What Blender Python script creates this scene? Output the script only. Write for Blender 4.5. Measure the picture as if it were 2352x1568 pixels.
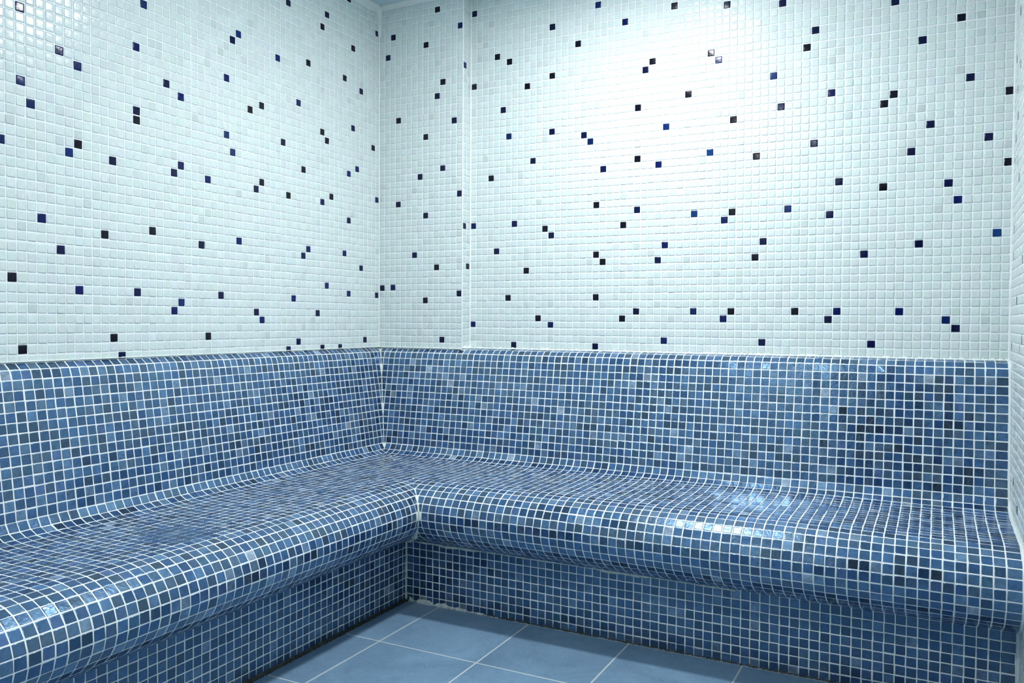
import bpy, math
import numpy as np
from mathutils import Matrix, Vector

# ------------------------------------------------------------------ basics
for o in list(bpy.data.objects):
    bpy.data.objects.remove(o)
SC = bpy.context.scene
COL = SC.collection
U = 0.026            # one mosaic tile pitch in metres
ZF = 41.15           # floor is this many tile pitches below the survey origin
rng = np.random.default_rng(7)


def W3(p):
    return Vector((p[0] * U, p[1] * U, (p[2] + ZF) * U))


# ------------------------------------------------------------------ camera
cam_d = bpy.data.cameras.new('camera')
cam = bpy.data.objects.new('camera', cam_d)
COL.objects.link(cam)
R_ = Vector((0.88882371, 0.45821115, 0.00591164))
U_ = Vector((-0.01697157, 0.02002381, 0.99965545))
F_ = Vector((-0.4579349, 0.88861779, -0.0255742))
m = Matrix((R_, U_, -F_)).transposed().to_4x4()
m.translation = W3((79.0365, -107.4348, -3.8993))
cam.matrix_world = m
cam_d.sensor_fit = 'HORIZONTAL'
cam_d.sensor_width = 36.0
cam_d.lens = 1895.76 / 2352 * 36.0
cam_d.clip_start = 0.02
SC.camera = cam

# ------------------------------------------------------------------ world, exposure
w = bpy.data.worlds.new('world')
SC.world = w
w.use_nodes = True
w.node_tree.nodes['Background'].inputs[0].default_value = (0.03, 0.05, 0.06, 1)
w.node_tree.nodes['Background'].inputs[1].default_value = 0.6
SC.view_settings.view_transform = 'Standard'
SC.view_settings.look = 'None'
SC.view_settings.gamma = 1
SC.view_settings.use_curve_mapping = False
SC.view_settings.exposure = 0.0

# the two ceiling lamps: (x, y, watts)
LAMPS = [(45.0, -29.0, 26.0), (47.0, -93.0, 14.0)]
LAMP_COL = (0.965, 0.99, 1.0)
Z_CEIL = 45.3

# ------------------------------------------------------------------ helpers


class MB:
    """collects polygons into one mesh"""

    def __init__(s):
        s.v = []; s.n = 0; s.loops = []; s.sizes = []; s.mat = []; s.col = []; s.smooth = []

    def add(s, verts, loops, sizes, mat, col, smooth):
        verts = np.asarray(verts, float).reshape(-1, 3)
        s.v.append(verts)
        s.loops.append(np.asarray(loops, int).ravel() + s.n)
        s.sizes.append(np.asarray(sizes, int).ravel())
        k = len(s.sizes[-1])
        s.mat.append(np.full(k, mat) if np.isscalar(mat) else np.asarray(mat))
        c = np.asarray(col, float)
        s.col.append(np.tile(c, (k, 1)) if c.ndim == 1 else c)
        s.smooth.append(np.full(k, smooth, bool) if np.isscalar(smooth) else np.asarray(smooth, bool))
        s.n += len(verts)

    def poly(s, pts, mat=0, col=(1, 1, 1), smooth=False):
        s.add(pts, range(len(pts)), [len(pts)], mat, col, smooth)

    def grid(s, P, mat=0, col=(1, 1, 1), smooth=True, flip=False):
        P = np.asarray(P, float)
        a, b = P.shape[:2]
        i, j = np.meshgrid(np.arange(a - 1), np.arange(b - 1), indexing='ij')
        q = np.stack([i * b + j, (i + 1) * b + j, (i + 1) * b + j + 1, i * b + j + 1], -1).reshape(-1, 4)
        if flip:
            q = q[:, ::-1]
        s.add(P.reshape(-1, 3), q, np.full(len(q), 4), mat, col, smooth)

    def box(s, lo, hi, mat=0, col=(1, 1, 1)):
        x0, y0, z0 = lo; x1, y1, z1 = hi
        V = [(x0, y0, z0), (x1, y0, z0), (x1, y1, z0), (x0, y1, z0), (x0, y0, z1), (x1, y0, z1), (x1, y1, z1), (x0, y1, z1)]
        F = [(3, 2, 1, 0), (4, 5, 6, 7), (0, 1, 5, 4), (1, 2, 6, 5), (2, 3, 7, 6), (3, 0, 4, 7)]
        s.add(V, F, [4] * 6, mat, col, False)

    def build(s, name, mats, parent=None, origin=(0, 0, 0)):
        me = bpy.data.meshes.new(name)
        V = np.concatenate(s.v)
        V = V + np.array([0, 0, ZF])
        V = V * U - np.array(origin)
        L = np.concatenate(s.loops); S = np.concatenate(s.sizes)
        me.vertices.add(len(V)); me.vertices.foreach_set('co', V.ravel())
        me.loops.add(len(L)); me.loops.foreach_set('vertex_index', L)
        me.polygons.add(len(S))
        me.polygons.foreach_set('loop_start', np.concatenate([[0], np.cumsum(S)[:-1]]))
        me.polygons.foreach_set('loop_total', S)
        me.polygons.foreach_set('material_index', np.concatenate(s.mat))
        me.polygons.foreach_set('use_smooth', np.concatenate(s.smooth))
        me.update(calc_edges=True)
        C = np.concatenate(s.col)
        if C.shape[1] == 3:
            C = np.concatenate([C, np.ones((len(C), 1))], 1)
        at = me.attributes.new('tone', 'FLOAT_COLOR', 'FACE')
        at.data.foreach_set('color', C.ravel())
        me.validate()
        for mm in mats:
            me.materials.append(mm)
        o = bpy.data.objects.new(name, me)
        COL.objects.link(o)
        if parent is not None:
            o.parent = parent
        return o


def add_tiles(mb, C, N, col, mat=1, gap=0.125, h=0.013, ch=0.03, ins=0.10, tilt=0.007, jit=0.012, flat=False):
    """C (n,4,3) corners counter-clockwise seen from outside, N (n,3) normals"""
    C = np.asarray(C, float); N = np.asarray(N, float)
    e1 = np.roll(C, -1, 1) - C
    e0 = np.roll(C, 1, 1) - C
    l1 = np.linalg.norm(e1, axis=2); l0 = np.linalg.norm(e0, axis=2)
    keep = l1.min(1) > gap + 0.05
    C, N, e1, e0, l1, l0, col = C[keep], N[keep], e1[keep], e0[keep], l1[keep], l0[keep], col[keep]
    n = len(C)
    if n == 0:
        return
    e1 = e1 / l1[..., None]; e0 = e0 / l0[..., None]
    C = C + (rng.normal(size=(n, 1, 1)) * jit) * e1[:, :1] + (rng.normal(size=(n, 1, 1)) * jit) * e0[:, :1]
    q = C + gap / 2 * (e1 + e0) + rng.normal(size=(n, 4, 1)) * jit * 0.5 * (e0 - e1)
    q2 = q + ins * (e1 + e0)
    small = (l1.min(1) < 0.6)
    c = np.where(small, 0.03, ch * rng.uniform(0.6, 1.5, n))[:, None, None]
    dz = rng.normal(size=(n, 1)) * tilt * np.array([[1, 1, -1, -1]]) + rng.normal(size=(n, 1)) * tilt * np.array([[1, -1, -1, 1]]) + rng.normal(size=(n, 1)) * tilt * 0.4
    dz = dz - dz.min(1, keepdims=True)
    def ring(p, cc, hh):
        a = p + cc * e0; b = p + cc * e1
        r = np.stack([a, b], 2).reshape(n, 8, 3)
        hz = (hh + np.repeat(dz if np.max(hh) > 0 else dz * 0, 2, 1))[..., None] * N[:, None, :]
        return r + hz
    V = np.concatenate([ring(q, c, -0.05), ring(q, c, h * 0.45), ring(q2, c * 0.9, h)], 1)   # n,24,3
    k = np.arange(8); k1 = (k + 1) % 8
    side = np.stack([k, k1, k1 + 8, k + 8], 1)
    bev = side + 8
    tmpl = np.concatenate([side.ravel(), bev.ravel(), np.arange(16, 24)])
    L = (np.arange(n)[:, None] * 24 + tmpl[None]).ravel()
    S = np.tile(np.array([4] * 16 + [8]), n)
    mb.add(V, L, S, mat, np.repeat(col[:, :3], 17, 0), np.tile(np.array([True] * 16 + [not flat]), n))


# ------------------------------------------------------------------ materials
def srgb(r, g, b):
    c = np.array([r, g, b]) / 255.0
    return np.where(c <= 0.04045, c / 12.92, ((c + 0.055) / 1.055) ** 2.4)


def mat_new(name):
    mt = bpy.data.materials.new(name)
    mt.use_nodes = True
    nt = mt.node_tree
    return mt, nt, nt.nodes, nt.links, nt.nodes['Principled BSDF']


def node(nt, kind, **kw):
    n = nt.nodes.new(kind)
    for k, v in kw.items():
        setattr(n, k, v)
    return n


def noise(nt, scale, detail=2.0, rough=0.5, dist=0.0):
    tc = node(nt, 'ShaderNodeTexCoord')
    n = node(nt, 'ShaderNodeTexNoise')
    n.inputs['Scale'].default_value = scale
    n.inputs['Detail'].default_value = detail
    n.inputs['Roughness'].default_value = rough
    n.inputs['Distortion'].default_value = dist
    nt.links.new(tc.outputs['Object'], n.inputs['Vector'])
    return n


def ramp(nt, src, stops, interp='LINEAR'):
    r = node(nt, 'ShaderNodeValToRGB')
    r.color_ramp.interpolation = interp
    el = r.color_ramp.elements
    while len(el) < len(stops):
        el.new(0.5)
    for e, (p, c) in zip(el, stops):
        e.position = p; e.color = (*c, 1)
    nt.links.new(src, r.inputs[0])
    return r


def mixc(nt, a, b, fac, mode='MIX'):
    n = node(nt, 'ShaderNodeMix', data_type='RGBA', blend_type=mode)
    for sock, val in ((n.inputs[0], fac), (n.inputs[6], a), (n.inputs[7], b)):
        if hasattr(val, 'is_linked') or hasattr(val, 'links'):
            nt.links.new(val, sock)
        else:
            sock.default_value = val if not isinstance(val, tuple) else (*val, 1)
    return n.outputs[2]


def tile_mat(name, rough, marble, marble_amt, bump, bscale, coat=0.0, ior=1.36):
    mt, nt, N, L, P = mat_new(name)
    at = node(nt, 'ShaderNodeAttribute', attribute_name='tone')
    # each tile has its own cloud of pigment
    n1 = noise(nt, marble, 3.0, 0.6, 0.6)
    off = node(nt, 'ShaderNodeVectorMath', operation='MULTIPLY_ADD')
    L.new(at.outputs['Color'], off.inputs[0])
    off.inputs[1].default_value = (37.0, 23.0, 51.0)
    tc = node(nt, 'ShaderNodeTexCoord')
    L.new(tc.outputs['Object'], off.inputs[2])
    L.new(off.outputs[0], n1.inputs['Vector'])
    r = ramp(nt, n1.outputs['Fac'], [(0.28, (1 - marble_amt,) * 3), (0.72, (1 + marble_amt,) * 3)])
    c = mixc(nt, at.outputs['Color'], r.outputs[0], 1.0, 'MULTIPLY')
    L.new(c, P.inputs['Base Color'])
    P.inputs['Roughness'].default_value = rough
    P.inputs['IOR'].default_value = ior
    if ior > 1.7:
        P.inputs['Specular Tint'].default_value = (0.40, 0.68, 1.0, 1)
    P.inputs['Coat Weight'].default_value = coat
    P.inputs['Coat Roughness'].default_value = 0.06
    n2 = noise(nt, bscale, 2.0, 0.5, 0.3)
    b = node(nt, 'ShaderNodeBump')
    b.inputs['Strength'].default_value = bump
    b.inputs['Distance'].default_value = 0.002
    L.new(n2.outputs['Fac'], b.inputs['Height'])
    L.new(b.outputs[0], P.inputs['Normal'])
    return mt


M_white = tile_mat('white_glass_tile', 0.2, 60.0, 0.05, 0.25, 70.0, 0.0)
M_blue = tile_mat('blue_glass_tile', 0.2, 48.0, 0.38, 0.25, 70.0, 0.0, 2.5)


def grout_mat(name, base, dark, low=True):
    mt, nt, N, L, P = mat_new(name)
    n1 = noise(nt, 14.0, 4.0, 0.6)
    r = ramp(nt, n1.outputs['Fac'], [(0.3, tuple(np.array(base) * 0.9)), (0.65, base)])
    c = r.outputs[0]
    tc = node(nt, 'ShaderNodeTexCoord')
    sep = node(nt, 'ShaderNodeSeparateXYZ')
    L.new(tc.outputs['Object'], sep.inputs[0])
    if low:
        # grime soaked up from the floor
        mr = node(nt, 'ShaderNodeMapRange')
        mr.inputs['From Min'].default_value = 0.0
        mr.inputs['From Max'].default_value = 1.3 * U
        mr.inputs['To Min'].default_value = 1.0
        mr.inputs['To Max'].default_value = 0.0
        L.new(sep.outputs['Z'], mr.inputs[0])
        n2 = noise(nt, 50.0, 4.0, 0.7)
        mm = node(nt, 'ShaderNodeMath', operation='MULTIPLY')
        L.new(mr.outputs[0], mm.inputs[0])
        r2 = ramp(nt, n2.outputs['Fac'], [(0.35, (0.3,) * 3), (0.6, (1.0,) * 3)])
        L.new(r2.outputs[0], mm.inputs[1])
        c = mixc(nt, c, dark, mm.outputs[0])
    L.new(c, P.inputs['Base Color'])
    P.inputs['Roughness'].default_value = 0.7
    P.inputs['Specular IOR Level'].default_value = 0.3
    n3 = noise(nt, 300.0, 3.0, 0.6)
    b = node(nt, 'ShaderNodeBump')
    b.inputs['Strength'].default_value = 0.35
    b.inputs['Distance'].default_value = 0.001
    L.new(n3.outputs['Fac'], b.inputs['Height'])
    L.new(b.outputs[0], P.inputs['Normal'])
    return mt


M_grout = grout_mat('pale_grout', (0.90, 0.94, 0.95), (0.05, 0.06, 0.05))


def seat_grout():
    """grout of the bench with the worn wet patch on the seat"""
    mt = grout_mat('bench_grout', (0.92, 0.96, 0.97), (0.05, 0.055, 0.045))
    nt = mt.node_tree; L = nt.links
    P = nt.nodes['Principled BSDF']
    src = P.inputs['Base Color'].links[0].from_socket
    tc = node(nt, 'ShaderNodeTexCoord')
    masks = []
    for (x, y, r) in ((15.0, -52.6, 4.6), (68.5, -10.6, 2.0)):
        d = node(nt, 'ShaderNodeVectorMath', operation='DISTANCE')
        L.new(tc.outputs['Object'], d.inputs[0])
        d.inputs[1].default_value = (x * U, y * U, (-24.4 + ZF) * U)
        n = noise(nt, 38.0, 4.0, 0.6)
        a = node(nt, 'ShaderNodeMath', operation='MULTIPLY_ADD')
        L.new(n.outputs['Fac'], a.inputs[0])
        a.inputs[1].default_value = r * U * 1.6
        a.inputs[2].default_value = r * U * -0.05
        lt = node(nt, 'ShaderNodeMath', operation='LESS_THAN')
        L.new(d.outputs['Value'], lt.inputs[0])
        L.new(a.outputs[0], lt.inputs[1])
        masks.append(lt.outputs[0])
    mx = node(nt, 'ShaderNodeMath', operation='MAXIMUM')
    L.new(masks[0], mx.inputs[0]); L.new(masks[1], mx.inputs[1])
    f = node(nt, 'ShaderNodeMath', operation='MULTIPLY')
    L.new(mx.outputs[0], f.inputs[0]); f.inputs[1].default_value = 0.8
    L.new(mixc(nt, src, tuple(srgb(95, 125, 165)), f.outputs[0]), P.inputs['Base Color'])
    return mt


M_bgrout = seat_grout()


def plain(name, col, rough=0.6, nscale=8.0, amt=0.06, bump=0.1, bscale=120.0):
    mt, nt, N, L, P = mat_new(name)
    n1 = noise(nt, nscale, 4.0, 0.6)
    c = np.array(col)
    r = ramp(nt, n1.outputs['Fac'], [(0.3, tuple(c * (1 - amt))), (0.7, tuple(np.minimum(c * (1 + amt), 1)))])
    L.new(r.outputs[0], P.inputs['Base Color'])
    P.inputs['Roughness'].default_value = rough
    n3 = noise(nt, bscale, 3.0, 0.6)
    b = node(nt, 'ShaderNodeBump')
    b.inputs['Strength'].default_value = bump
    b.inputs['Distance'].default_value = 0.001
    L.new(n3.outputs['Fac'], b.inputs['Height'])
    L.new(b.outputs[0], P.inputs['Normal'])
    return mt


M_ceil = plain('ceiling_paint', (0.58, 0.72, 0.80), 0.5)
M_caulk = plain('white_sealant', (0.80, 0.86, 0.84), 0.45)
M_beige = plain('aged_sealant', (0.70, 0.73, 0.62), 0.5, 60.0, 0.25)
M_lime = plain('limescale', (0.50, 0.58, 0.58), 0.8, 60.0, 0.3, 0.5)
M_grime_shade = plain('grime_and_shade', (0.028, 0.032, 0.026), 0.5, 40.0, 0.5, 0.4)
M_metal = plain('lamp_housing', (0.7, 0.7, 0.7), 0.35)


def floor_mat():
    mt, nt, N, L, P = mat_new('slate_floor_tile')
    at = node(nt, 'ShaderNodeAttribute', attribute_name='tone')
    n1 = noise(nt, 5.0, 6.0, 0.65, 0.8)
    n2 = noise(nt, 45.0, 5.0, 0.7, 1.5)
    r = ramp(nt, n1.outputs['Fac'], [(0.3, (0.82, 0.84, 0.86)), (0.7, (1.18, 1.17, 1.15))])
    r2 = ramp(nt, n2.outputs['Fac'], [(0.3, (0.9,) * 3), (0.7, (1.1,) * 3)])
    c = mixc(nt, at.outputs['Color'], r.outputs[0], 1.0, 'MULTIPLY')
    c = mixc(nt, c, r2.outputs[0], 1.0, 'MULTIPLY')
    L.new(c, P.inputs['Base Color'])
    P.inputs['Roughness'].default_value = 0.42
    b = node(nt, 'ShaderNodeBump')
    b.inputs['Strength'].default_value = 0.25
    b.inputs['Distance'].default_value = 0.001
    L.new(n2.outputs['Fac'], b.inputs['Height'])
    L.new(b.outputs[0], P.inputs['Normal'])
    return mt


M_floor = floor_mat()
M_fgrout = plain('floor_grout', (0.50, 0.56, 0.58), 0.7)


# ------------------------------------------------------------------ tile colours
def white_tones(n):
    base = np.array([0.675, 0.762, 0.750])
    k = rng.normal(1.0, 0.022, n)
    odd = rng.random(n) < 0.03
    k = np.where(odd, k * rng.uniform(0.86, 0.95, n), k)
    c = base[None] * k[:, None]
    c = c * (1 + rng.normal(size=(n, 3)) * 0.012)
    return c


def dark_tones(n):
    pal = np.array([srgb(0, 12, 60), srgb(0, 18, 84), srgb(3, 36, 95), srgb(4, 5, 26), srgb(2, 50, 105), srgb(4, 16, 60)])
    i = rng.choice(len(pal), n, p=[0.26, 0.2, 0.11, 0.25, 0.05, 0.13])
    return pal[i] * rng.uniform(0.7, 1.2, (n, 1))


BLUES = np.array([srgb(*c) for c in [(50, 74, 106), (44, 66, 98), (60, 84, 114), (38, 58, 88), (72, 94, 120), (52, 66, 86),
                                     (32, 54, 90), (86, 106, 128), (38, 48, 62), (26, 42, 68), (62, 76, 92), (104, 120, 138),
                                     (62, 78, 112), (48, 72, 92), (28, 34, 46), (20, 28, 48), (128, 138, 150)]])
BW = np.array([10, 10, 9, 9, 7, 7, 7, 3.5, 4.5, 4, 5, 1.4, 4, 4, 1.6, 1.4, 0.4])


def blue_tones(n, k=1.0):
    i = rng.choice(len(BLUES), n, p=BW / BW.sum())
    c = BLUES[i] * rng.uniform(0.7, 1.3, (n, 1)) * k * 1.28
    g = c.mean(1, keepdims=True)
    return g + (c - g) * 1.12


# ------------------------------------------------------------------ flat tiled walls
def seam(i, period, off, wide):
    return wide if (i + off) % period == 0 else 0.0


def flat_tiles(mb, o, ax, up, nrm, a0, na, ba, z0, nz, bz, dark, colr, wall_lo, wall_hi, zlo, zhi, mat=1, blue=False):
    """grid of tiles: a-lines at a0+i*ba, z-lines at z0+k*bz, clipped to the wall rectangle"""
    C = []; cols = []; dk = []
    o = np.array(o, float); ax = np.array(ax, float); up = np.array(up, float)
    for i in range(na[0], na[1]):
        s0 = max(a0 + i * ba, wall_lo); s1 = min(a0 + (i + 1) * ba, wall_hi)
        if s1 - s0 < 0.2:
            continue
        s0b = s0 + seam(i, 13, 4, 0.03)
        for k in range(nz[0], nz[1]):
            t0 = max(z0 + k * bz, zlo); t1 = min(z0 + (k + 1) * bz, zhi)
            if t1 - t0 < 0.2:
                continue
            t0b = t0 + seam(k, 12, 5, 0.035)
            C.append([o + ax * s0b + up * t0b, o + ax * s1 + up * t0b, o + ax * s1 + up * t1, o + ax * s0b + up * t1])
            dk.append((i, k) in dark)
    C = np.array(C); dk = np.array(dk)
    n = len(C)
    nrm = np.array(nrm, float)
    g = np.cross(C[0, 1] - C[0, 0], C[0, 3] - C[0, 0])
    if g @ nrm < 0:
        C = C[:, ::-1]
    cols = colr(n)
    if dk.any():
        cols[dk] = dark_tones(dk.sum())
    add_tiles(mb, C, np.tile(nrm, (n, 1)), cols, mat)


L_DARK = {(-1, 4), (0, -9), (1, -16), (1, 10), (1, 17), (2, 8), (3, -3), (5, -6), (5, 14), (6, 4), (7, -10), (7, 5), (7, 13), (10, -4), (11, -15), (11, 4), (14, -10), (14, 9), (14, 10), (14, 17), (15, 22), (16, -3), (18, 14), (19, -12), (19, 4), (20, -11), (20, 5), (20, 13), (23, -4), (24, -15), (24, 4), (26, -10), (27, 10), (27, 17), (28, 8), (28, 22), (29, -3), (29, 23), (31, 14), (32, -12), (32, 4), (33, -13), (33, 5), (33, 15), (36, 22), (37, 11), (38, 4), (38, 30), (39, -10), (40, -16), (40, 17), (41, -4), (41, 8), (42, -3), (42, 23), (44, -12), (45, 4), (45, 14), (45, 29), (46, -8), (46, 13), (46, 31), (47, 5), (50, -3), (50, 23), (51, -9), (51, 2), (51, 9), (52, 16), (52, 28), (53, 10), (54, -5), (54, 22), (55, -16), (57, 14), (58, -9), (58, 6), (58, 32),
          (12, -17), (38, -17), (45, -17), (49, -17), (51, 35)}
A_DARK = {(1, 1), (2, 37), (3, 1), (3, 40), (4, 14), (4, 27), (7, 6), (8, 18), (9, -1), (9, 12), (9, 24), (9, 38), (11, 4), (11, 30), (11, 43), (12, -7), (12, 19), (12, 32), (14, 26), (15, 0), (15, 15), (15, 40)}
M_DARK = {(-44, -5), (-44, 10), (-44, 31), (-44, 42), (-41, 17), (-40, 6), (-40, 35), (-39, 27), (-38, -1), (-38, 23), (-38, 34), (-37, -8), (-37, 10), (-35, 3), (-35, 30), (-34, 19), (-33, -4), (-32, 9), (-31, -5), (-31, 8), (-31, 23), (-31, 31), (-31, 38), (-27, 35), (-26, 22), (-25, 21), (-24, -8), (-24, -1), (-24, 5), (-24, 12), (-24, 40), (-23, 4), (-23, 17), (-20, -4), (-20, 9), (-20, 37), (-18, -3), (-18, 11), (-18, 18), (-18, 25), (-17, 30), (-16, 31), (-15, 4), (-15, 17), (-14, -7), (-14, 6), (-14, 22), (-13, 38), (-11, 26), (-10, -3), (-10, 10), (-8, 18), (-8, 31), (-7, 30), (-6, -4), (-6, 9), (-6, 37), (-5, -3), (-5, 10), (-5, 22), (-2, 4), (-2, 17), (-1, -7), (-1, 6), (0, 27), (1, 23), (1, 36), (2, 10), (3, -3), (4, 30), (5, 18), (5, 32), (7, -4), (7, 9), (7, 24), (8, -3), (8, 13), (11, 4), (12, -7), (13, 12), (13, 22), (14, 23), (15, -3), (16, 16), (17, 5), (17, 29), (18, 19), (20, -4), (20, 12), (21, -5), (21, 10), (21, 31), (22, 24), (24, 17), (25, 6), (26, 14), (26, 22), (14, 34)}
S_DARK = {(0, 34), (0, 10), (1, 4)}
# right wall, measured (y, z) centres
R_PTS = [(0.75, 25.4), (-3.3, 29.6), (-4.8, 23.5), (-2.4, 18.5), (-1.1, 16.3), (-5.3, 11.3), (-0.2, 6.4), (-1.0, 3.4), (-11.3, 2.3), (-5.9, -1.6), (-12.9, -5.5), (-0.7, -6.5), (-10.4, -6.5), (-7.1, -20.3), (-11.3, -22.2)]

XR = 86.40          # right wall plane
YM = 2.086          # main back wall plane
YA = -0.382         # projecting bay of the back wall
XB = 15.36          # its side face
YF = -104.0         # front wall plane
ZFL = -ZF + 0.0
ZT = 44.6           # top of the tiling

rs = np.random.default_rng(3)


def scatter(i0, i1, k0, k1, frac=0.021):
    return {(int(rs.integers(i0, i1)), int(rs.integers(k0, k1))) for _ in range(int((i1 - i0) * (k1 - k0) * frac))}


def struct(o):
    o['kind'] = 'structure'
    return o


# left wall (x = 0)
mb = MB()
mb.poly([(0, -112, -ZF), (0, YA, -ZF), (0, YA, Z_CEIL), (0, -112, Z_CEIL)])
mb.poly([(-4, YA, -ZF), (-4, -112, -ZF), (-4, -112, Z_CEIL), (-4, YA, Z_CEIL)])
mb.poly([(-4, -112, -ZF), (0, -112, -ZF), (0, -112, Z_CEIL), (-4, -112, Z_CEIL)])
dk = L_DARK | scatter(-50, -1, -16, 35)
flat_tiles(mb, (0, 0, 0), (0, 1, 0), (0, 0, 1), (1, 0, 0), -59.433, (-46, 60), 1.0, 8.4655, (-18, 37), 1.0, dk, white_tones, -112, YA - 0.1, -9.2, ZT)
struct(mb.build('wall_left', [M_grout, M_white]))

# back wall with its projecting bay
mb = MB()
mb.poly([(0, YA, -ZF), (XB, YA, -ZF), (XB, YA, Z_CEIL), (0, YA, Z_CEIL)])
mb.poly([(XB, YA, -ZF), (XB, YM, -ZF), (XB, YM, Z_CEIL), (XB, YA, Z_CEIL)])
mb.poly([(XB, YM, -ZF), (XR, YM, -ZF), (XR, YM, Z_CEIL), (XB, YM, Z_CEIL)])
mb.poly([(-4, YM + 4, -ZF), (-4, YM + 4, Z_CEIL), (XR + 4, YM + 4, Z_CEIL), (XR + 4, YM + 4, -ZF)])
PA = 1 / 0.9864
flat_tiles(mb, (0, YA, 0), (1, 0, 0), (0, 0, 1), (0, -1, 0), -0.8279 * PA, (0, 17), PA, -0.3919, (-9, 46), 1.0, A_DARK, white_tones, 0.12, XB - 0.02, -9.2, ZT)
flat_tiles(mb, (0, YM, 0), (1, 0, 0), (0, 0, 1), (0, -1, 0), 59.3923, (-45, 28), 1.0, -0.0463, (-9, 46), 1.0, M_DARK, white_tones, XB + 0.02, XR - 0.12, -9.2, ZT)
flat_tiles(mb, (XB, 0, 0), (0, 1, 0), (0, 0, 1), (1, 0, 0), YA + 0.02, (0, 3), 1.1, -0.2, (-9, 46), 1.0, S_DARK, white_tones, YA + 0.12, YM - 0.12, -9.2, ZT)
struct(mb.build('wall_back', [M_grout, M_white]))

# right wall (x = XR)
mb = MB()
mb.poly([(XR, YM, -ZF), (XR, -112, -ZF), (XR, -112, Z_CEIL), (XR, YM, Z_CEIL)])
mb.poly([(XR + 4, YM, -ZF), (XR + 4, YM, Z_CEIL), (XR + 4, -112, Z_CEIL), (XR + 4, -112, -ZF)])
mb.poly([(XR, -112, -ZF), (XR + 4, -112, -ZF), (XR + 4, -112, Z_CEIL), (XR, -112, Z_CEIL)])
dk = {(int(math.floor(y - (YM - 0.2))), int(math.floor(z + 0.05))) for y, z in R_PTS} | scatter(-106, -15, -40, 44)
flat_tiles(mb, (XR, 0, 0), (0, 1, 0), (0, 0, 1), (-1, 0, 0), YM - 0.2, (-114, 0), 1.0, -0.05, (-42, 46), 1.0, dk, white_tones, -112, YM - 0.2, -40.9, ZT)
struct(mb.build('wall_right', [M_grout, M_white]))

# front wall behind the camera's left, with the doorway the picture is taken from
DX = 57.5
mb = MB()
DZ = 32.0
mb.box((0, YF - 4, -ZF), (DX, YF, Z_CEIL))
mb.box((DX, YF - 4, DZ + 4), (XR, YF, Z_CEIL))
flat_tiles(mb, (0, YF, 0), (1, 0, 0), (0, 0, 1), (0, 1, 0), 0.2, (0, 58), 1.0, -0.05, (-42, 46), 1.0, scatter(0, 57, -40, 44), white_tones, 0.2, DX - 0.1, -40.9, ZT)
struct(mb.build('wall_front', [M_grout, M_white]))
mb = MB()
for a, b in (((DX, YF - 4.5, -ZF), (DX + 2.2, YF + 0.4, DZ + 4)), ((XR - 2.2, YF - 4.5, -ZF), (XR, YF + 0.4, DZ + 4)), ((DX + 2.2, YF - 4.5, DZ + 1.8), (XR - 2.2, YF + 0.4, DZ + 4))):
    mb.box(a, b)
struct(mb.build('trim_1', [plain('door_frame', (0.10, 0.12, 0.13), 0.4)]))

# ceiling
mb = MB()
mb.box((-4, YF - 4, Z_CEIL), (XR + 4, YM + 4, Z_CEIL + 3))
struct(mb.build('ceiling', [M_ceil]))

# floor: large slate tiles
mb = MB()
mb.box((-4, -150, -ZF - 3), (XR + 4, YM + 4, -ZF))
C = []; FP = 12.9
for i in range(-2, 8):
    for k in range(-12, 3):
        x0 = 22.15 + i * FP; y0 = -17.25 + k * FP
        x0_, x1_ = max(x0, 0.1), min(x0 + FP, XR - 0.1)
        y0_, y1_ = max(y0, -149), min(y0 + FP, -15.0)
        if x1_ - x0_ < 1 or y1_ - y0_ < 1:
            continue
        C.append([(x0_, y0_, -ZF), (x1_, y0_, -ZF), (x1_, y1_, -ZF), (x0_, y1_, -ZF)])
n = len(C)
add_tiles(mb, C, np.tile([0, 0, 1.0], (n, 1)), srgb(112, 142, 168)[None] * rng.uniform(0.93, 1.07, (n, 1)), gap=0.22, h=0.03, ch=0.03, ins=0.05, tilt=0.0, jit=0.0, flat=True)
struct(mb.build('floor', [M_fgrout, M_floor]))

# ------------------------------------------------------------------ bench
PROF = [(-2.9, -8.16), (-1.6, -8.18), (-0.4, -8.24), (0.25, -8.42), (0.78, -8.82), (1.10, -9.4), (1.26, -10.2), (1.45, -11.2), (1.82, -13.3),
        (2.2, -15.5), (2.58, -17.8), (2.95, -20.1), (3.25, -22.0), (3.38, -22.9), (3.75, -23.6), (4.45, -24.05), (5.5, -24.28), (7.5, -24.40),
        (10, -24.46), (13, -24.46), (16, -24.44), (18.2, -24.46), (19.4, -24.58), (20.4, -24.88), (21.3, -25.38), (22.0, -26.1), (22.45, -26.95),
        (22.65, -27.85), (22.6, -28.8), (22.25, -29.75), (21.55, -30.65), (20.5, -31.45), (19.2, -32.15), (17.6, -32.8), (16.8, -33.05)]


def catmull(pts, sub=8):
    P = np.array(pts, float)
    Q = np.vstack([2 * P[0] - P[1], P, 2 * P[-1] - P[-2]])
    out = []
    for i in range(1, len(Q) - 2):
        for t in np.linspace(0, 1, sub, endpoint=False):
            a, b, c, d = Q[i - 1], Q[i], Q[i + 1], Q[i + 2]
            out.append(0.5 * (2 * b + (c - a) * t + (2 * a - 5 * b + 4 * c - d) * t * t + (3 * b - 3 * c + d - a) * t ** 3))
    out.append(Q[-2])
    return np.array(out)


CURVE = catmull(PROF)
ARC = np.concatenate([[0], np.cumsum(np.hypot(*np.diff(CURVE, axis=0).T))])


def at_arc(s):
    return np.array([np.interp(s, ARC, CURVE[:, 0]), np.interp(s, ARC, CURVE[:, 1])])


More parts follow.
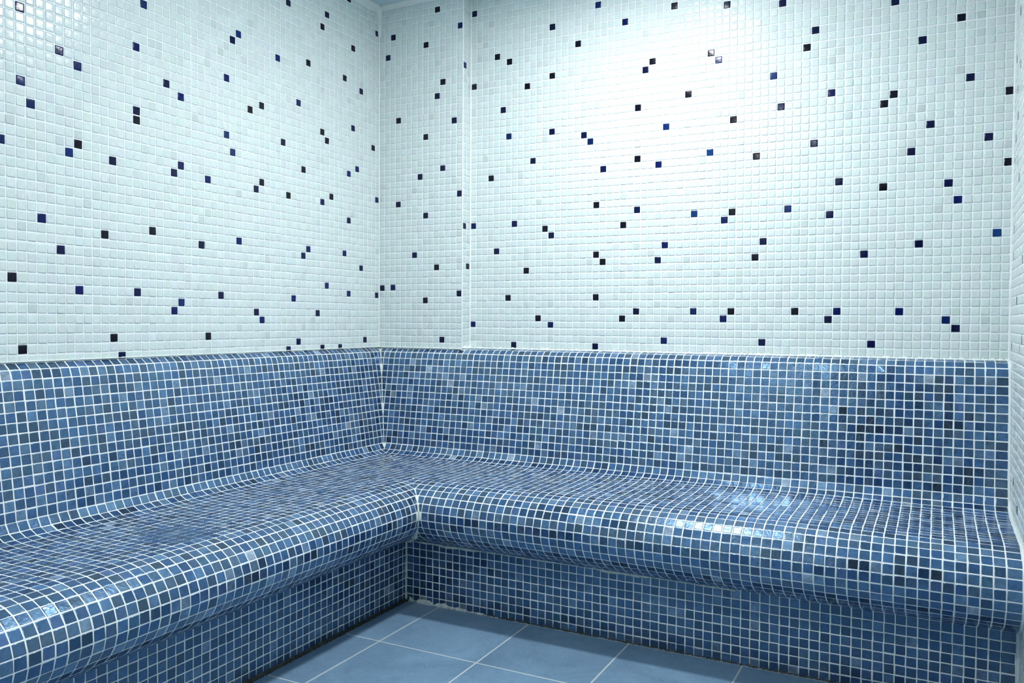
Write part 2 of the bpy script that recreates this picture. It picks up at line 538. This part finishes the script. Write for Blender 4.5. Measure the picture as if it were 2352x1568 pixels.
BP = 1.014                                        # pitch of the bench mosaic
s_ref = ARC[np.argmin(np.abs(CURVE[:, 1] + 9.83))]  # a grout line runs here
k0 = -int(s_ref // BP)
ROWS = [s_ref + k * BP for k in range(k0, 200) if s_ref + k * BP < ARC[-1] + 0.3]
ROWS = [r for r in ROWS if r <= ARC[-1]]
ROWP = np.array([at_arc(r) for r in ROWS])
FLAT = int(np.argmin(np.abs(ROWP[:, 0] - 12) + (ROWP[:, 1] > -23) * 99 + (ROWP[:, 1] < -26) * 99))
crease = int(np.argmin(np.abs(ROWP[:, 1] + 23.0) + (ROWP[:, 0] > 4) * 9))
DM = 0.22           # the back run stands this much further out than the left run
X_END, Y_END = XR - 0.25, -103.6
RISE = 16.8


def run_map(run, s, b, z):
    """left run: s is y, b is x.   back run: s is x, b is -y"""
    s, b, z = np.broadcast_arrays(s, b, z)
    return np.stack([b, s, z], -1) if run == 'L' else np.stack([s, -(b + DM), z], -1)


def mitre(run, b):
    """s coordinate where the run meets the other one"""
    return -(b + DM) if run == 'L' else b


def bench_part(run, i0, i1, name, parent, riser=False):
    mb = MB()
    far = Y_END if run == 'L' else X_END
    if riser:
        rows = [-33.05 - 1.018 * k for k in range(0, 9)]
        rows = [r for r in rows if r > -ZF + 0.15] + [-ZF + 0.02]
        P2 = np.array([(RISE, r) for r in rows])
        under = [(RISE, -33.05), (RISE, -ZF)]
    else:
        P2 = ROWP[i0:i1 + 1]
        a, b_ = ROWS[i0], ROWS[i1]
        if i0 == 0: a = 0
        if i1 == len(ROWS) - 1: b_ = ARC[-1]
        under = [at_arc(a)] + list(P2[1:-1]) + [at_arc(b_)]
    under = np.array(under)
    # grout bed
    pieces = [(None, far, -0.05)] if run == 'L' else [(None, XB, 0.17), (XB, far, -2.3)]
    for sa, sb, bmin in pieces:
        un = under[under[:, 0] >= bmin]
        c0 = int(np.argmax(under[:, 0] >= bmin))
        if c0 > 0:
            p, q = under[c0 - 1], under[c0]
            un = np.vstack([p + (q - p) * (bmin - p[0]) / (q[0] - p[0]), un])
        g = np.stack([run_map(run, mitre(run, un[:, 0]) if sa is None else np.full(len(un), sa), un[:, 0], un[:, 1]), run_map(run, np.full(len(un), sb), un[:, 0], un[:, 1])], 0)
        mb.grid(g, 0, (1, 1, 1), True, flip=(run == 'B'))
    # tiles
    lines = []
    s = -(ROWP[FLAT][0] + DM) if run == 'L' else ROWP[FLAT][0]
    if riser:
        s = s + (0.37 if run == 'L' else 0.0)
    step = BP
    if run == 'L':
        st = s + math.floor((1.0 - s) / step) * step + step
        lines = [st - k * step for k in range(0, 125)]
        lines = [l for l in lines if l > far - 0.5]
    else:
        top = s + math.floor((X_END - s) / step) * step
        lines = [X_END] + [top - k * step for k in range(0 if X_END - top > 0.45 else 1, 92)]
    C = []; Nn = []
    for r in range(len(P2) - 1):
        A, B = P2[r].copy(), P2[r + 1].copy()
        if run == 'L':
            if A[0] < 0.03 < B[0]:
                A = A + (B - A) * (0.03 - A[0]) / (B[0] - A[0])
        A_, B_ = A.copy(), B.copy()
        t = (B - A) / np.hypot(*(B - A))
        nb, nz = -t[1], t[0]             # outward normal in (b, z)
        if riser: nb, nz = 1.0, 0.0
        for j in range(len(lines) - 1):
            hi, lo = lines[j], lines[j + 1]         # both runs: hi > lo
            A, B = A_.copy(), B_.copy()
            flat = (not riser) and min(A[0], B[0]) > 5.2 and max(A[0], B[0]) < 19.2 and A[1] > -25
            bc = (A[0] + B[0]) / 2
            if flat:        # one continuous grid across the corner of the seat
                if run == 'L' and (lo + hi) / 2 < -(bc + DM) + 0.4 and lo > far:
                    C.append([run_map(run, lo, *A), run_map(run, lo, *B), run_map(run, hi, *B), run_map(run, hi, *A)]); Nn.append((nb, 0, nz))
                    continue
                if run == 'B' and (lo + hi) / 2 > bc + 0.4:
                    C.append([run_map(run, lo, *A), run_map(run, lo, *B), run_map(run, hi, *B), run_map(run, hi, *A)]); Nn.append((0, -nb, nz))
                    continue
                continue
            if run == 'L':
                hA, hB = min(hi, mitre(run, A[0])), min(hi, mitre(run, B[0]))
                lo_ = max(lo, far)
                if max(hA, hB) - lo_ < 0.45: continue
                hA, hB = max(hA, lo_ + 0.22), max(hB, lo_ + 0.22)
                q = [run_map(run, lo_, *A), run_map(run, lo_, *B), run_map(run, hB, *B), run_map(run, hA, *A)]
                if max(A[0], B[0]) < 0.1: continue
                nn = (nb, 0, nz)
            else:
                lA, lB = max(lo, mitre(run, A[0])), max(lo, mitre(run, B[0]))
                if hi - min(lA, lB) < 0.45: continue
                lA, lB = min(lA, hi - 0.22), min(lB, hi - 0.22)
                if lo < XB:
                    if B[0] < 0.3: continue
                    if A[0] < 0.18: A = A + (B - A) * (0.18 - A[0]) / (B[0] - A[0])
                q = [run_map(run, lA, *A), run_map(run, lB, *B), run_map(run, hi, *B), run_map(run, hi, *A)]
                nn = (0, -nb, nz)
            C.append(q); Nn.append(nn)
    C = np.array(C); Nn = np.array(Nn, float)
    g = np.cross(C[0, 1] - C[0, 0], C[0, 3] - C[0, 0])
    if g @ Nn[0] < 0:
        C = C[:, ::-1]
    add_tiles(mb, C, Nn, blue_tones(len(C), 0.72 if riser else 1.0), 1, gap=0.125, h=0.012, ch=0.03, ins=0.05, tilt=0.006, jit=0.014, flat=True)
    return mb.build(name, [M_bgrout, M_blue], parent)


bench = bpy.data.objects.new('tiled_bench', None)
COL.objects.link(bench)
bench['label'] = 'L-shaped built-in bench with rounded seat edge, covered in blue glass mosaic along two walls'
bench['category'] = 'bench'
last = len(ROWS) - 1
for run in ('L', 'B'):
    bench_part(run, 0, crease, 'backrest', bench)
    bench_part(run, crease, last, 'seat', bench)
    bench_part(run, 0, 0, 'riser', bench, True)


def tube(mb, pts, rad, mat=0, k=8):
    pts = np.array(pts, float); rad = np.broadcast_to(rad, len(pts))
    T = np.gradient(pts, axis=0); T /= np.linalg.norm(T, axis=1)[:, None]
    ref = np.array([0.3, 0.2, 0.93]) if abs(T[0, 2]) < 0.9 else np.array([1.0, 0.1, 0])
    A = np.cross(T, ref); A /= np.linalg.norm(A, axis=1)[:, None]
    B = np.cross(T, A)
    th = np.linspace(0, 2 * np.pi, k + 1)
    G = pts[:, None] + rad[:, None, None] * (np.cos(th)[None, :, None] * A[:, None] + np.sin(th)[None, :, None] * B[:, None])
    mb.grid(G, mat)


# sealant bead down the inner corner of the bench
mb = MB()
bead = [at_arc(s) for s in np.linspace(2.6, ARC[-1], 160)]
rad = []
for b, z in bead:
    if b < 3.9: rad.append(0.11)
    elif z > -26.4: rad.append(0.012)
    elif z > -27.6: rad.append(0.22 + 0.10 * math.sin(z * 4))
    elif z > -30.2: rad.append(0.10)
    else: rad.append(0.30 + 0.12 * math.sin(z * 5))
rad = np.array(rad)
bead = np.array(bead)
m1 = bead[:, 0] < 4.6
m2 = (bead[:, 0] > 19.6)
cut = int(np.argmax(m2))
tube(mb, [(b, -(b + DM), z) for b, z in bead[m1]], rad[m1], 0)
mb.build('corner_sealant', [M_beige], bench)
mb = MB()
tube(mb, [(b, -(b + DM), z) for b, z in bead[cut:]], rad[cut:], 0)
tube(mb, [(RISE, -(RISE + DM), z) for z in np.linspace(-33, -ZF, 20)], 0.16 + 0.05 * rng.random(20), 0)
mb.build('corner_sealant', [M_beige], bench)

# grout smeared under the overhang, and the limescale at the foot of the riser
mb = MB()
xs = np.linspace(RISE + 0.2, 60, 260)
wob = 0.20 + 0.16 * np.sin(xs * 0.55 + 1) + 0.10 * np.sin(xs * 1.7) + 0.07 * rng.random(len(xs))
wob = np.clip(0.6 * wob * np.where(xs < 30, 1.0, np.where((xs > 44) & (xs < 52), 0.9, 0.35)), 0.04, 1)
G = np.stack([np.stack([xs, np.full_like(xs, -(RISE + DM) - 0.02 - wob * 0.8), -32.95 - wob * 0.35], 1), np.stack([xs, np.full_like(xs, -(RISE + DM) - 0.16 - wob * .3), -33.1 - wob * 0.6], 1), np.stack([xs, np.full_like(xs, -(RISE + DM) - 0.02), -33.15 - wob * 1.0], 1)], 0)
mb.grid(G, 0)
mb.build('grout_smear', [M_beige], bench)
mb = MB()
xs = np.arange(17.4, 31, 0.11)
rough = np.convolve(rng.random(len(xs) + 4), np.ones(5) / 5, 'valid')
top = np.clip((0.15 + 0.9 * rough + 0.18 * np.sin(xs * 2.3)) * np.clip((31 - xs) / 8, 0.1, 1) * 0.65, 0.04, 0.7)
yy = np.full_like(xs, -(RISE + DM))
mb.grid(np.stack([np.stack([xs, yy - 0.10 - 0.2 * top, np.full_like(xs, -ZF + 0.01)], 1), np.stack([xs, yy - 0.12, -ZF + top * 0.5], 1), np.stack([xs, yy - 0.10, -ZF + top * 0.9], 1), np.stack([xs, yy - 0.0, -ZF + top], 1)]), 0)
mb.build('limescale', [M_lime], bench)

# ------------------------------------------------------------------ sealant, grime and painted shade lines of the room
def wedge(mb, p0, p1, d1, d2, w1, w2, n=120, amp=0.25, mat=0):
    """a rough fillet between two planes running p0->p1; d1, d2 unit directions into each plane"""
    p0, p1, d1, d2 = map(lambda a: np.array(a, float), (p0, p1, d1, d2))
    t = np.linspace(0, 1, n)[:, None]
    P = p0 + (p1 - p0) * t
    a = (w1 * (1 + amp * (rng.random(n) - 0.5) * 2))[:, None]
    b = (w2 * (1 + amp * (rng.random(n) - 0.5) * 2))[:, None]
    eps = 0.02
    rows = [P + d1 * a + d2 * eps, P + d1 * a * 0.9 + d2 * b * 0.18, P + d1 * a * 0.35 + d2 * b * 0.35, P + d1 * a * 0.18 + d2 * b * 0.9, P + d2 * b + d1 * eps]
    mb.grid(np.stack(rows), mat)


mb = MB()       # along the ceiling
wedge(mb, (0, YA, ZT + 0.45), (0, YF, ZT + 0.45), (0, 0, -1), (1, 0, 0), 0.9, 0.75)
mb.box((0, YF, ZT + 0.35), (0.6, YA, Z_CEIL))
mb.build('trim_2', [M_caulk])['kind'] = 'structure'
mb = MB()
wedge(mb, (0, YA, ZT + 0.6), (XB, YA, ZT + 0.6), (0, 0, -1), (0, -1, 0), 0.32, 0.5, 120, 0.1)
mb.box((0, YA - 0.45, ZT + 0.5), (XB, YA, Z_CEIL))
wedge(mb, (XB, YM, ZT + 0.6), (XR, YM, ZT + 0.6), (0, 0, -1), (0, -1, 0), 0.32, 0.5, 120, 0.1)
mb.box((XB, YM - 0.45, ZT + 0.5), (XR, YM, Z_CEIL))
mb.build('trim_3', [M_caulk])['kind'] = 'structure'
mb = MB()       # inner corner of the walls, thick and yellowed at the top
zs = np.linspace(-8.4, ZT + 0.6, 140)
w_ = np.where(zs > 40.3, 0.28 + (zs - 40.3) * 0.09, 0.15)
tube(mb, np.stack([np.full_like(zs, 0.02), np.full_like(zs, YA - 0.02), zs], 1), w_, 0)
struct(mb.build('trim_4', [M_caulk]))
mb = MB()
zs = np.linspace(40.6, Z_CEIL - 0.1, 30)
tube(mb, np.stack([0.08 + 0 * zs, YA - 0.08 + 0 * zs, zs], 1), 0.17 + (zs - 40.6) * 0.045 + np.clip(zs - 44.2, 0, 2) ** 2 * 0.35, 0)
struct(mb.build('trim_5', [M_beige]))
mb = MB()       # vertical edges of the bay and right corner
for (x, y, r) in ((XB, YA, 0.10), (XB, YM, 0.12), (XR, YM, 0.2)):
    tube(mb, [(x, y, z) for z in np.linspace(-8.4, ZT, 60)], r + 0.02 * rng.random(60), 0)
struct(mb.build('trim_6', [M_grout]))
mb = MB()       # joint between wall tiles and the top of the backrest
wedge(mb, (0, YA, -8.26), (0, YF, -8.20), (0, 0, 1), (1, 0, 0), 0.10, 0.22, 500, 0.4)
wedge(mb, (0, YA, -8.26), (XB, YA, -8.26), (0, 0, 1), (0, -1, 0), 0.14, 0.3, 80, 0.5)
wedge(mb, (XB, YM, -8.2), (XR, YM, -8.2), (0, 0, 1), (0, -1, 0), 0.2, 0.5, 400, 0.5)
wedge(mb, (XB, YA, -8.2), (XB, YM, -8.2), (0, 0, 1), (1, 0, 0), 0.35, 0.5, 12, 0.6)
struct(mb.build('trim_7', [M_caulk]))
mb = MB()       # foot of the bench: grime line, with painted shade along the left run
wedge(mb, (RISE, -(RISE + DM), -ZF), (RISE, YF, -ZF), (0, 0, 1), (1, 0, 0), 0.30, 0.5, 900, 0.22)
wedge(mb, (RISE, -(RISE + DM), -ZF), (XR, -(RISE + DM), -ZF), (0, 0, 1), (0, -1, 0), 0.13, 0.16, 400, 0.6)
struct(mb.build('trim_8', [M_grime_shade]))
mb = MB()       # sealant where the bench meets the right wall
for a, b_ in zip(CURVE[::3][:-1], CURVE[::3][1:]):
    pass
tube(mb, [(XR - 0.12, -(p[0] + DM), p[1]) for p in CURVE[16:]], 0.18, 0)
tube(mb, [(XR - 0.05, -(RISE + DM), z) for z in np.linspace(-33, -ZF, 12)], 0.22, 0)
struct(mb.build('trim_9', [M_caulk]))

# ------------------------------------------------------------------ ceiling lamps
def ceiling_lamp(x, y, watts, label):
    e = bpy.data.objects.new('ceiling_lamp', None)
    COL.objects.link(e)
    e.location = W3((x, y, Z_CEIL))
    e['label'] = label; e['category'] = 'lamp'
    org = W3((x, y, Z_CEIL - ZF + ZF))
    th = np.linspace(0, 2 * np.pi, 41)
    def lathe(prof, name, mt):
        mb = MB()
        G = np.stack([np.stack([x + r * np.cos(th), y + r * np.sin(th), np.full_like(th, z)], 1) for r, z in prof])
        mb.grid(G, 0)
        return mb.build(name, [mt], e, origin=tuple(org))
    lathe([(4.2, Z_CEIL), (4.2, Z_CEIL - 0.5), (3.9, Z_CEIL - 0.8), (3.0, Z_CEIL - 0.9), (2.9, Z_CEIL - 0.5), (0.01, Z_CEIL - 0.3)], 'housing', M_metal)
    ld = bpy.data.lights.new('lamp_light', 'AREA')
    ld.shape = 'DISK'
    ld.size = 4.6 * U
    ld.energy = watts
    ld.color = LAMP_COL
    lo = bpy.data.objects.new('lamp_light', ld)
    COL.objects.link(lo)
    lo.parent = e
    lo.location = (0, 0, -1.0 * U)
    return e


ceiling_lamp(*LAMPS[0], 'round ceiling lamp above the floor close to the back wall')
ceiling_lamp(*LAMPS[1], 'round ceiling lamp close to the doorway')
